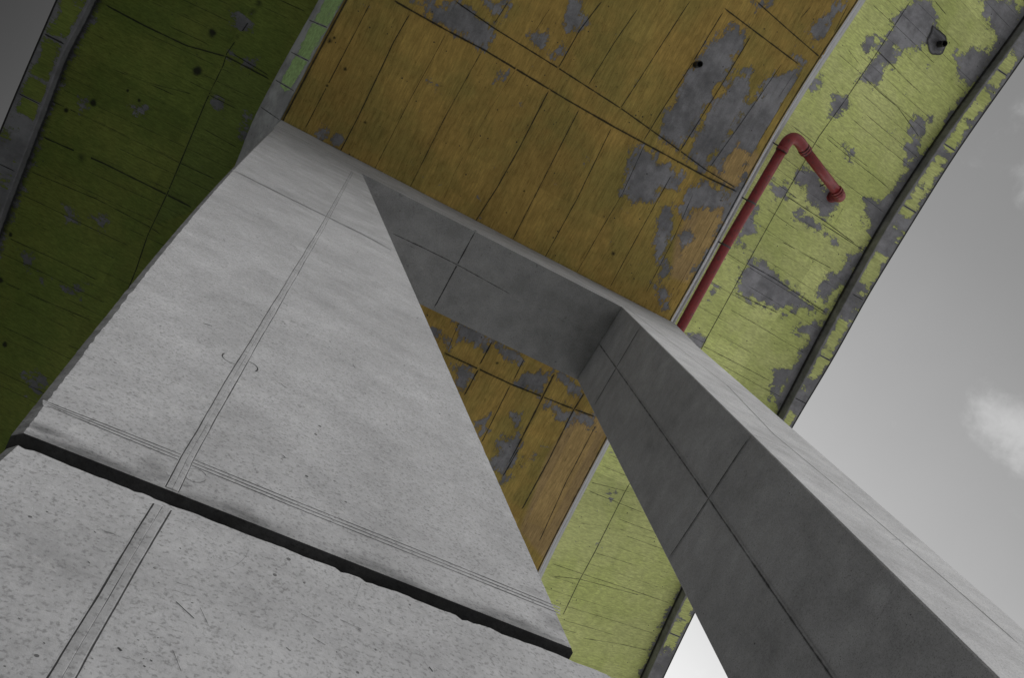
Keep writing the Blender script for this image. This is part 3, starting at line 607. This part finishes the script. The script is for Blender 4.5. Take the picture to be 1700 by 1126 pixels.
# ------------------------------------------------------------------ pier: portal frame of two raking legs
pier = empty('bridge_pier', (1.76, 1.28, 0), 'grey board-marked concrete portal pier with two raking legs under the deck', 'pier')
def F_(px, py): return on(1, FY, px, py)
LO = [(384, 281), (362, 304), (336, 333), (305, 370), (272, 404), (240, 440), (192, 496), (144, 555), (105, 610), (71, 665), (40, 695), (10.6, 718)]
LI = [(599, 284), (639, 370), (706, 519), (815, 770), (890, 938), (960, 1088)]
RI = [(1028.5, 506), (1100, 572), (1172, 640), (1253, 726), (1345, 818), (1450, 928), (1558, 1028), (1658, 1126)]
RO = [(1120, 539), (1136, 553), (1164, 583), (1224, 633), (1293.6, 691.5), (1380.6, 770), (1412.6, 799), (1544, 911), (1700, 1040)]
def zx(pts):
    A = sorted(((lambda p: (p[2], p[0]))(F_(*q)) for q in pts)); Z = [a[0] for a in A]; X = [a[1] for a in A]
    def f(z):
        z = np.asarray(z, float); r = np.interp(z, Z, X)
        lo = (X[min(3, len(X) - 1)] - X[0]) / (Z[min(3, len(Z) - 1)] - Z[0]); r = np.where(z < Z[0], X[0] + (z - Z[0]) * lo * .5, r)
        return r
    return f
def zline(ax, val, pts, deg=1):
    A = np.array([on(ax, val, *q) for q in pts]); d = np.linalg.norm(A - [0, 0, EYE], axis=1)
    c = np.polyfit(A[:, 2], A[:, 0], deg, w=1 / d); return lambda z: np.polyval(c, np.asarray(z, float))
fLO = zline(1, FY, [(465, 202.5), (440, 222)] + LO, 3); fLI = zline(1, FY, LI)
fRI = zline(1, FY, [(1028.5, 506), (1253, 726), (1345, 817), (1658, 1126)]); fRO = zline(1, FY, RO)
fRB = zline(1, BY, [(957, 631), (990, 692), (1150, 1017), (1206.6, 1126)])     # back arris of the right leg
ZGAP1 = float(F_(295, 820)[2]); ZGAP0 = ZGAP1 - .038
NF = np.array([0, -1.0, 0])

def leg(fo, fi, z0, z1, out_sg, name, mats, seed, stains=None, jit=.0, fb=None):
    """fo: outer edge, fi: inner edge as x(z); out_sg -1 if the outer edge is at the -x side"""
    rs = np.random.RandomState(seed)
    nz = 330; z = z0 + (z1 - z0) * np.linspace(0, 1, nz) ** 1.6; xo, xi = fo(z), fi(z)
    n1 = rs.normal(0, 1, nz); k = np.hanning(4); k /= k.sum(); n1 = np.convolve(n1, k, 'same'); n2 = np.convolve(rs.normal(0, 1, nz), k, 'same')
    jz = jit * (1 + 1.1 * np.exp(-(z - z0) / 1.0)) * np.clip(1.1 * np.interp(z, np.linspace(z0, z1, 60), rs.uniform(-.7, 1.0, 60)), .10, 1.0); ch = .016 + 0 * z + .0007 * n2
    so_ = out_sg; si = -out_sg
    lx = [xo + n1 * jz * .5, xo - so_ * ch + n2 * jz]              # outer chamfer: side point (back), front point
    rx = [xi - si * .008 + n2 * jz * .6, xi + n1 * jz * .3]
    cols = []
    cols.append((lx[0], FY + .013 + 0 * z, .5)); cols.append((lx[1], FY + 0 * z, .36))
    nu = 60
    for q in range(1, nu): cols.append((lx[1] + (rx[0] - lx[1]) * q / nu, FY + 0 * z, 0))
    cols.append((rx[0], FY + 0 * z, 0)); cols.append((rx[1], FY + .008 + 0 * z, 0))
    bk = (fb(z) - xi) if fb else 0 * z
    for q in range(1, 13): cols.append((rx[1] + bk * q / 12, FY + .008 + (BY - FY - .02) * q / 12 + 0 * z, 0))
    cols.append((rx[1] + bk + so_ * .012, BY + 0 * z, 0)); cols.append((lx[0] - so_ * .012, BY + 0 * z, 0)); cols.append((lx[0], BY - .015 + 0 * z, 0)); cols.append(cols[0])
    P = np.stack([np.stack([c[0], c[1], z], -1) for c in cols], 1)
    C = np.zeros(P.shape[:2] + (4,)); C[..., 0] = -.3; C[..., 3] = .5
    for j, c in enumerate(cols): C[:, j, 2] = c[2]
    if stains is not None: stains(P, C)
    mb = MB(); mb.grid(P, C, flip=out_sg > 0)
    n = P.shape[1] - 1
    for row, fl in ((0, out_sg < 0), (nz - 1, out_sg > 0)):       # end caps, coloured dark to paint in the shade of the gap
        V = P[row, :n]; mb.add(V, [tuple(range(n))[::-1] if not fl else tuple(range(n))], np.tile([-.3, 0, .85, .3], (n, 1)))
    return mb

# left leg ------------------------------------------------------------
def st_left(P, C):
    X, Z, Y = P[..., 0], P[..., 2], P[..., 1]
    e = X - fLO(Z); front = Y < FY + .02
    C[..., 2] = np.maximum(C[..., 2], np.where(front, np.clip(.42 - e * 9, 0, .42) * np.clip(1.6 - (Z - 3) * .12, .3, 1), 0))
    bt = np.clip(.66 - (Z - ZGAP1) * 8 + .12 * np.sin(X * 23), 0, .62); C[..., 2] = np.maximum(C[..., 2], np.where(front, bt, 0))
    c = F_(255, 775); d = np.hypot(X - c[0], Z - c[2]); C[..., 2] = np.maximum(C[..., 2], np.where(front, np.clip(.75 - d * 10, 0, .6), 0))
    for px, py, rx, k in ((300, 800, .022, .6), (240, 800, .03, .5), (265, 790, .03, .55), (375, 848, .035, .55), (425, 866, .04, .62), (600, 945, .04, .5), (655, 968, .045, .52), (780, 1015, .04, .45), (70, 712, .035, .6), (110, 728, .03, .5), (890, 985, .04, .5), (930, 1040, .05, .5), (905, 1000, .03, .45), (400, 500, .08, .32), (555, 360, .2, .3)):
        c = F_(px, py); d = np.hypot((X - c[0]) / 1.6, Z - c[2]); C[..., 2] = np.maximum(C[..., 2], np.where(front, 1.05 * np.clip(k * (1.3 - d / rx), 0, k), 0))
    c = F_(235, 505); d = np.hypot((X - c[0]) * 1.0, (Z - c[2]) * .8); C[..., 2] = np.maximum(C[..., 2], np.where(front, np.clip(.36 - d * 2.2, 0, .30), 0))
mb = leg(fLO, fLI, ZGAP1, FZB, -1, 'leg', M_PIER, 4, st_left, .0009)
BAT = [(585, 285), (535, 377), (400, 605), (309, 764), (281, 822)]
def batten(mb, pts, w, z_lo=-9, tn=.36, stn=.26):
    """the seam of two form panels: a flush, darker strip of rough mortar between hairline joints"""
    P3 = np.array([F_(*q) for q in pts]); Q = []
    for a, b in zip(P3[:-1], P3[1:]):
        n = max(2, int(np.linalg.norm(b - a) / .02)); Q += [a + (b - a) * k / n for k in range(n)]
    Q.append(P3[-1]); Q = np.array([q for q in Q if q[2] > z_lo]); zc = Q[:, 2]; n = len(Q)
    wl = w * (.5 + .03 * np.sin(zc * 9)); sm = lambda a: np.convolve(np.random.RandomState(3).normal(0, a, n), np.ones(5) / 5, 'same')
    us = [-1, -.86, -.72, -.4, -.05, .0, .05, .4, .72, .86, 1]; gg = [0, 1.0, 0, 0, 0, .8, 0, 0, 0, .9, 0]; hh = [0, 0, .5, .7, .7, .3, .7, .7, .5, 0, 0]
    G = np.stack([np.stack([Q[:, 0] + wl * u_ + (sm(.0008) if 0 < k < 10 else 0), FY - .0002 - .0011 * h_ + 0 * zc, zc], -1) for k, (u_, h_) in enumerate(zip(us, hh))], 1)
    C = np.zeros(G.shape[:2] + (4,)); C[..., 0] = -.3
    for k, g_ in enumerate(gg):
        C[:, k, 1] = g_; C[:, k, 3] = tn if 1 < k < 9 else .44; C[:, k, 2] = stn if 1 < k < 9 else .1
    C[:, 5, 0] = -.3; C[:, 4:7, 1] *= np.clip(.55 + sm(.8), 0, 1)[:, None]
    mb.grid(G, C, flip=G[-1, 0, 2] < G[0, 0, 2])
batten(mb, BAT, .026, ZGAP1 + .002)
def fl(mb, pts, w, gk, **k):
    k.setdefault('off', .00012 if F_(*pts[0])[2] < 4.2 else .0009); ribbon(mb, [F_(*q) for q in pts], NF, w, gk, None, **k)
fl(mb, [(386, 282), (470, 324), (535, 356), (600, 388), (650, 415)], .035, .9, step=.1)
fl(mb, [(446, 222), (520, 262), (585, 300)], .03, .35, step=.1)
fl(mb, [(575, 297), (612, 318)], .03, .5, step=.1)
for k in (-1, 0, 1):
    o_ = k * 6.0
    fl(mb, [(71, 668 + o_ * .5), (190, 716 + o_ * .8), (309, 764 + o_ * .9), (500, 842 + o_ * .9), (715, 928 + o_ * .9), (930, 1015 + o_ * .8)], .0052, 1.0, step=.02)
# form-tie rings and hairline arcs
def arc(px, py, rx, ry, a0, a1, ang):
    r = []
    for k in range(15):
        t_ = R(a0 + (a1 - a0) * k / 14); x = rx * math.cos(t_); y = ry * math.sin(t_)
        r.append((px + x * math.cos(R(ang)) - y * math.sin(R(ang)), py + x * math.sin(R(ang)) + y * math.cos(R(ang))))
    return r
fl(mb, arc(392, 596, 24, 9, 80, 210, 15), .007, .85, step=.01); fl(mb, arc(406, 608, 22, 9, -80, 30, 15), .007, 1.0, step=.01)
fl(mb, arc(324, 790, 19, 11, 0, 350, 15), .004, .8, step=.01)
for (a, b, w, gk) in (((337, 537), (352, 541), .012, 1.2), ((470, 757), (474, 761), .008, 1.2), ((466, 762), (474, 760), .004, 1), ((466, 637), (475, 645), .006, 1.0), ((120, 641), (133, 647), .004, .8), ((585, 604), (590, 612), .005, .8), ((487, 412), (503, 420), .008, .9), ((480, 404), (492, 412), .006, .7),
                      ((485, 480), (494, 486), .006, .7), ((511, 483), (520, 489), .006, .7), ((463, 567), (472, 573), .006, .8), ((482, 532), (490, 537), .005, .7), ((470, 503), (478, 508), .005, .6)):
    fl(mb, [a, b], w * .55, gk + .4, step=.006)
o = mb.build('leg', M_PIER); attach(o, pier); o['label'] = 'wide pale leg nearest the viewer with a vertical batten line'

# right leg ------------------------------------------------------------
def st_right(P, C):
    X, Y, Z = P[..., 0], P[..., 1], P[..., 2]
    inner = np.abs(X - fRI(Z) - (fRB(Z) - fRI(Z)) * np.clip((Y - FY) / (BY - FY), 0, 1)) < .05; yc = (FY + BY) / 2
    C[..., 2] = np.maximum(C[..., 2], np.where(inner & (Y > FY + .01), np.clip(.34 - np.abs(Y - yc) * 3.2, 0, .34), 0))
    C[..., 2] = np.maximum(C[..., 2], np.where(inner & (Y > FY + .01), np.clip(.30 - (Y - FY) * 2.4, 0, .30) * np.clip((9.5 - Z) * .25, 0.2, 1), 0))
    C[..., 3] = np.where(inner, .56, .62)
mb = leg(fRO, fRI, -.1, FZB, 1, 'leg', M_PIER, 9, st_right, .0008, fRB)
NI = np.array([-1.0, 0, 0])
def fin(z, y): return fRI(z) + (fRB(z) - fRI(z)) * (y - FY) / (BY - FY)
def inner(px, py):
    d = ray(px, py); zz = 6.0; yy = 1.2
    for _ in range(60):
        x = float(fin(zz, yy)); p = d / d[0] * x; zz = .5 * zz + .5 * (p[2] + EYE); yy = .5 * yy + .5 * p[1]
    return np.array([x, p[1], p[2] + EYE])
ym = (FY + BY) / 2
def inz(z, y): return np.array([float(fin(z, y)), y, z])
ribbon(mb, [inner(*q) for q in ((994, 570), (1050, 649), (1100, 719), (1178, 830), (1280, 979), (1340, 1066), (1382, 1126), (1440, 1210))], NI, .034, .72, None, off=.002, step=.1)
for a, b in (((1062, 545), (985, 677)), ((1245, 726), (1116, 920))):
    A = inner(*a); B = inner(*b); A = inz(A[2], FY + .012); B = inz(B[2], BY - .015)
    ribbon(mb, [A, (A + B) / 2, B], NI, .026, .9, None, off=.0022, step=.1)
c = inner(1458, 992); V = [inz(c[2], c[1])]; CC = [[-.3, 0, 0, .82]]
for rad, tn in ((.05, .60), (.085, .42)):
    for q in np.linspace(0, 2 * math.pi, 19)[:-1]: V.append(inz(c[2] + rad * random.uniform(.9, 1.1) * math.sin(q), c[1] + rad * random.uniform(.9, 1.1) * math.cos(q))); CC.append([-.3, 0, 0, tn + .14])
V = np.array(V) + NI * .0015
mb.add(V, [(0, 1 + k, 1 + (k + 1) % 18) for k in range(18)] + [(1 + k, 19 + k, 19 + (k + 1) % 18, 1 + (k + 1) % 18) for k in range(18)], CC)
ribbon(mb, [F_(*q) for q in ((1043, 513), (1100, 557), (1207, 640), (1285, 722), (1384, 804), (1491, 896), (1600, 990), (1700, 1078))], NF, .022, .95, None, step=.08)
ribbon(mb, [F_(*q) for q in ((1250, 722), (1285, 735), (1313, 747))], NF, .015, .6, None, step=.05)
ribbon(mb, [F_(*q) for q in ((1480, 896), (1495, 896), (1503, 906))], NF, .008, .8, None, step=.02)
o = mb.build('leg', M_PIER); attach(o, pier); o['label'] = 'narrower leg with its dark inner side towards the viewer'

# crossbeam ------------------------------------------------------------
A0 = float(fLO(FZB)); xl0, xl1 = float(F_(457, 210)[0]), float(on(2, 12.0, 465, 202.5)[0]); xr0, xr1 = float(fRO(FZB)), float(on(2, 12.0, 1120, 537)[0])
nu, nv = 60, 18
mb = MB(); z = np.linspace(FZB + .002, ZS - .003, nv)[:, None]; u = np.linspace(0, 1, nu)[None, :]; tt = (z - FZB) / (ZS - FZB)
xL = A0 + (xl1 - A0) * tt; xR = xr0 + (xr1 - xr0) * tt; Xf = xL + (xR - xL) * u; Zf = z + 0 * u
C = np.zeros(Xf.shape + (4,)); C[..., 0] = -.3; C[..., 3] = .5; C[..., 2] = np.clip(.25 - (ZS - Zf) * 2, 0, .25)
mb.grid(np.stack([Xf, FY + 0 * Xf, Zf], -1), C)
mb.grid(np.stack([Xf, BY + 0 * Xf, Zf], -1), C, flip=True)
for xe_, fl_ in ((xL, False), (xR, True)):
    yv = np.linspace(FY, BY, 8)[None, :]; mb.grid(np.stack([xe_ + 0 * yv, yv + 0 * z, z + 0 * yv], -1), None, flip=not fl_)
xa, xb = float(fLI(FZB)) - .6, float(fRI(FZB)); yv = np.linspace(FY, BY, 24)[:, None]; uu = np.linspace(A0, xr0, 90)[None, :]
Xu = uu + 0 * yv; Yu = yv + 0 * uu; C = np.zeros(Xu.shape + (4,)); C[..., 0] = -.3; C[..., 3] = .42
C[..., 2] = np.clip(.22 - (xb - Xu) * .6, 0, .22)  # corner shade by the right leg painted into the underside
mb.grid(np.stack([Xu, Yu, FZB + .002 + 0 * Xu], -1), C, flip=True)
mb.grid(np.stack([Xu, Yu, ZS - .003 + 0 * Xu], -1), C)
def und(px, py): p = on(2, FZB - EYE, px, py); p[2] += .002; return p
for pts, w, gk in (([(790, 382), (755, 447), (720, 513)], .03, .95), ([(646, 385), (700, 410), (760, 440), (850, 490)], .03, .7), ([(850, 490), (993, 562)], .025, .45), ([(665, 400), (712, 425)], .02, .4), ([(880, 505), (985, 548)], .02, .35), ([(757, 455), (800, 482)], .03, .3)):
    ribbon(mb, [und(*q) for q in pts], DN, w, gk, None, step=.08)
fl(mb, [(457, 210), (525, 244), (592, 279), (700, 336), (788, 382), (870, 423), (1028, 505), (1062, 522), (1136, 559)], .028, .9, step=.1)
o = mb.build('crossbeam', M_PIER); attach(o, pier)

# plinths ----------------------------------------------------------------
def plinth(x0, x1, lab, seed, first):
    rs = np.random.RandomState(seed); mb = MB(); z0, z1 = -.1, ZGAP0; c = .014
    nx = int((x1 - x0) / .012); xs = np.linspace(x0 + c, x1 - c, nx); top = z1 + np.convolve(rs.normal(0, .0030, nx), np.ones(3) / 3, 'same') - .006 * (rs.uniform(0, 1, nx) > .93)
    zz = [z0, 1.5] + list(np.linspace(1.6, z1 - .03, 36)); P = [[(x, FY, q) for x in xs] for q in zz]; P.append([(x, FY, t_ - .006) for x, t_ in zip(xs, top)]); P.append([(x, FY + .006, t_) for x, t_ in zip(xs, top)])
    P += [[(x, q, z1 + .0) for x in xs] for q in (FY + .05, BY)] + [[(x, BY, z0) for x in xs]]
    P = np.array(P); C = np.zeros(P.shape[:2] + (4,)); C[..., 0] = -.3; C[..., 3] = .53
    if first:
        for px, py, rad, k in ((520, 1000, .12, .30), (240, 1080, .08, .26), (300, 870, .012, .6), (560, 1060, .1, .26), (70, 830, .02, .3), (62, 930, .01, .3), (430, 1070, .1, .24)):
            q = F_(px, py); d = np.hypot(P[..., 0] - q[0], P[..., 2] - q[2]); C[..., 2] = np.maximum(C[..., 2], k * np.clip(1.2 - d / rad, 0, 1) * (P[..., 1] < FY + .001))
    mb.grid(P, C)
    for xx, sg in ((x0, -1), (x1, 1)):       # chamfered ends
        a = [(xx - sg * c, FY, z0), (xx, FY + c, z0), (xx, BY, z0), (xx - sg * c, BY, z0)]; b = [(p[0], p[1], z1 - (.004 if p[1] < FY + .1 else 0)) for p in a]
        V = a + b; Fc = [(0, 1, 5, 4), (1, 2, 6, 5), (2, 3, 7, 6), (4, 5, 6, 7)]
        mb.add(V, [f if sg > 0 else f[::-1] for f in Fc], np.tile([-.3, 0, .1, .45], (8, 1)))
    if first:
        batten(mb, [(269, 842), (196, 965), (100, 1130), (20, 1270)], .033, -9, .30, .34)
        for pts, w, gk in [(p_, w_ * .6, g_) for p_, w_, g_ in ((arc(352, 905, 62, 44, 5, 80, 0), .003, .55), ([(292, 1000), (322, 1028)], .006, .8), ([(600, 965), (575, 1040), (558, 1095)], .004, .35), ([(565, 1030), (600, 1046)], .008, .7), ([(500, 1020), (530, 1035)], .005, .5), ([(520, 1060), (540, 1072)], .006, .6),
                           ([(332, 1010), (346, 1040)], .005, .5), ([(195, 1076), (201, 1082)], .009, 1.1), ([(125, 1028), (128, 1030)], .004, .9), ([(712, 1108), (718, 1116)], .007, 1.1), ([(140, 952), (170, 962)], .004, .3), ([(475, 1076), (482, 1082)], .006, .8), ([(286, 1080), (300, 1115)], .004, .4), ([(330, 955), (340, 975)], .003, .5))]:
            fl(mb, pts, w, gk, step=.01)
        for _ in range(46):
            px, py = random.uniform(10, 620), random.uniform(800, 1120)
            if py < 760 + .4 * px: continue
            fl(mb, [(px, py), (px + random.uniform(1, 4), py + random.uniform(0, 3))], random.uniform(.002, .0035), random.uniform(.9, 1.5), step=.003)
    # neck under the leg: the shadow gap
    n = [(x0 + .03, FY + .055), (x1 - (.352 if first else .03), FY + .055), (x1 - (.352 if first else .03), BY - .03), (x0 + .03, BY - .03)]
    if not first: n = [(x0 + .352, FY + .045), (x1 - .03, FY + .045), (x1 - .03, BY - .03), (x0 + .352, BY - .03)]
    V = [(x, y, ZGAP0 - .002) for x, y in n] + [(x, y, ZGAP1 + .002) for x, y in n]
    mb.add(V, [(0, 1, 5, 4), (1, 2, 6, 5), (2, 3, 7, 6), (3, 0, 4, 7)], np.tile([-.3, 0, .75, .3], (8, 1)))  # neck sides coloured dark as well, deepening the shade of the gap
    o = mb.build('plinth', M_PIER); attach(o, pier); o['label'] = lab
    return o
XP = float(F_(12, 737)[0])
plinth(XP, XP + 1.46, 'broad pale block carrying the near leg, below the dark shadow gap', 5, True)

# ------------------------------------------------------------------ red downpipe
ZP = 12.42
def pp(px, py, z=ZP): return on(2, z, px, py)
dp = empty('drain_pipe', tuple(pp(1130, 545)), 'red plastic drain pipe along the orange edge, bending across to the lime overhang', 'pipe')
RP = .079
a0 = pp(1098, 600); a1 = pp(1205, 408); a2 = pp(1300, 246); cor = pp(1316, 222); b0 = pp(1334, 246, 12.50); b1 = pp(1392, 321, 12.74); 
path = [a0, pp(1132, 541), pp(1168, 475), a1, pp(1247, 336), a2]
mb = MB(); tube(mb, path, RP, 28); o = mb.build('pipe_run', M_RED, smooth=True); attach(o, dp)
def bez(p0, p1, p2, n=14): return [tuple((1 - t_) ** 2 * p0 + 2 * t_ * (1 - t_) * p1 + t_ * t_ * p2 for t_ in [k / n])[0] for k in range(n + 1)]
el = bez(np.array(a2), np.array(pp(1317, 213)), np.array(b0))
mb = MB(); tube(mb, el, RP * 1.12, 28); o = mb.build('elbow', M_RED, smooth=True); attach(o, dp)
mb = MB(); tube(mb, [b0, b1], RP, 28); o = mb.build('pipe_run', M_RED, smooth=True); attach(o, dp)
d = (b1 - b0) / np.linalg.norm(b1 - b0); c1 = b1 + d * .10; top = np.array([c1[0] + .01, c1[1], float(zslabR(c1[0], c1[1])) + .03])
el2 = bez(b1, c1 + np.array([0, 0, -.0]), np.array([c1[0], c1[1], c1[2] + .12])); el2.append(top)
mb = MB(); tube(mb, el2, RP * 1.12, 28); o = mb.build('elbow', M_RED, smooth=True); attach(o, dp)
def ringat(p, q, r, L, mat, name):
    p = np.array(p); q = np.array(q); d = (q - p) / np.linalg.norm(q - p); t = MB()
    tube(t, [p - d * L / 2, p - d * L / 2 + d * .004, p + d * L / 2 - d * .004, p + d * L / 2], r, 28)
    o = t.build(name, mat, smooth=False); attach(o, dp); return o
for (p, q) in ((a1, path[4]), (path[4], a2)):
    ringat(p, q, RP * 1.07, .03, M_CLAMP, 'pipe_clamp')
dd = (np.array(a2) - path[4]); dd /= np.linalg.norm(dd)
ringat(np.array(a2) - dd * .02, a2, RP * 1.2, .05, M_RED, 'socket_ring'); ringat(np.array(a2) - dd * .05, a2, RP * 1.13, .012, M_RUB, 'seal_ring')
for s_ in (.0, .045): ringat(b0 + d * (.02 + s_), b1, RP * 1.22, .028, M_RED, 'socket_ring')
for s_ in (-.002, .045, .09): ringat(b0 + d * s_, b1, RP * 1.14, .010, M_RUB, 'seal_ring')
for s_ in (.0, .05): ringat(b1 - d * (.02 + s_), b0, RP * 1.2, .028, M_RED, 'socket_ring')
for s_ in (.022, .07): ringat(b1 - d * s_, b0, RP * 1.14, .010, M_RUB, 'seal_ring')
mb = MB(); e = el2[-2]; tube(mb, [np.array([top[0], top[1], top[2] - .05]), np.array([top[0], top[1], top[2] - .02])], RP * 1.35, 28); o = mb.build('collar', M_RED); attach(o, dp)
# bracket arms back to the web and the stay under the cross run
for p in (np.array(a1), np.array(path[4]), np.array(a2)):
    mb = MB(); w = np.array([float(xoR(p[1])) + .59 * .42 - .01, p[1], p[2] + .02]); tube(mb, [p, w], .011, 8); o = mb.build('bracket', M_FLASH, smooth=False); attach(o, dp)
q = b0 + (b1 - b0) * .72; mb = MB(); w = on_surf(1362, 309, zslabR); tube(mb, [q, q + (w - q) * .5 + np.array([0, 0, -.02]), w + np.array([0, 0, .01])], .009, 8); o = mb.build('bracket', M_FLASH); attach(o, dp)
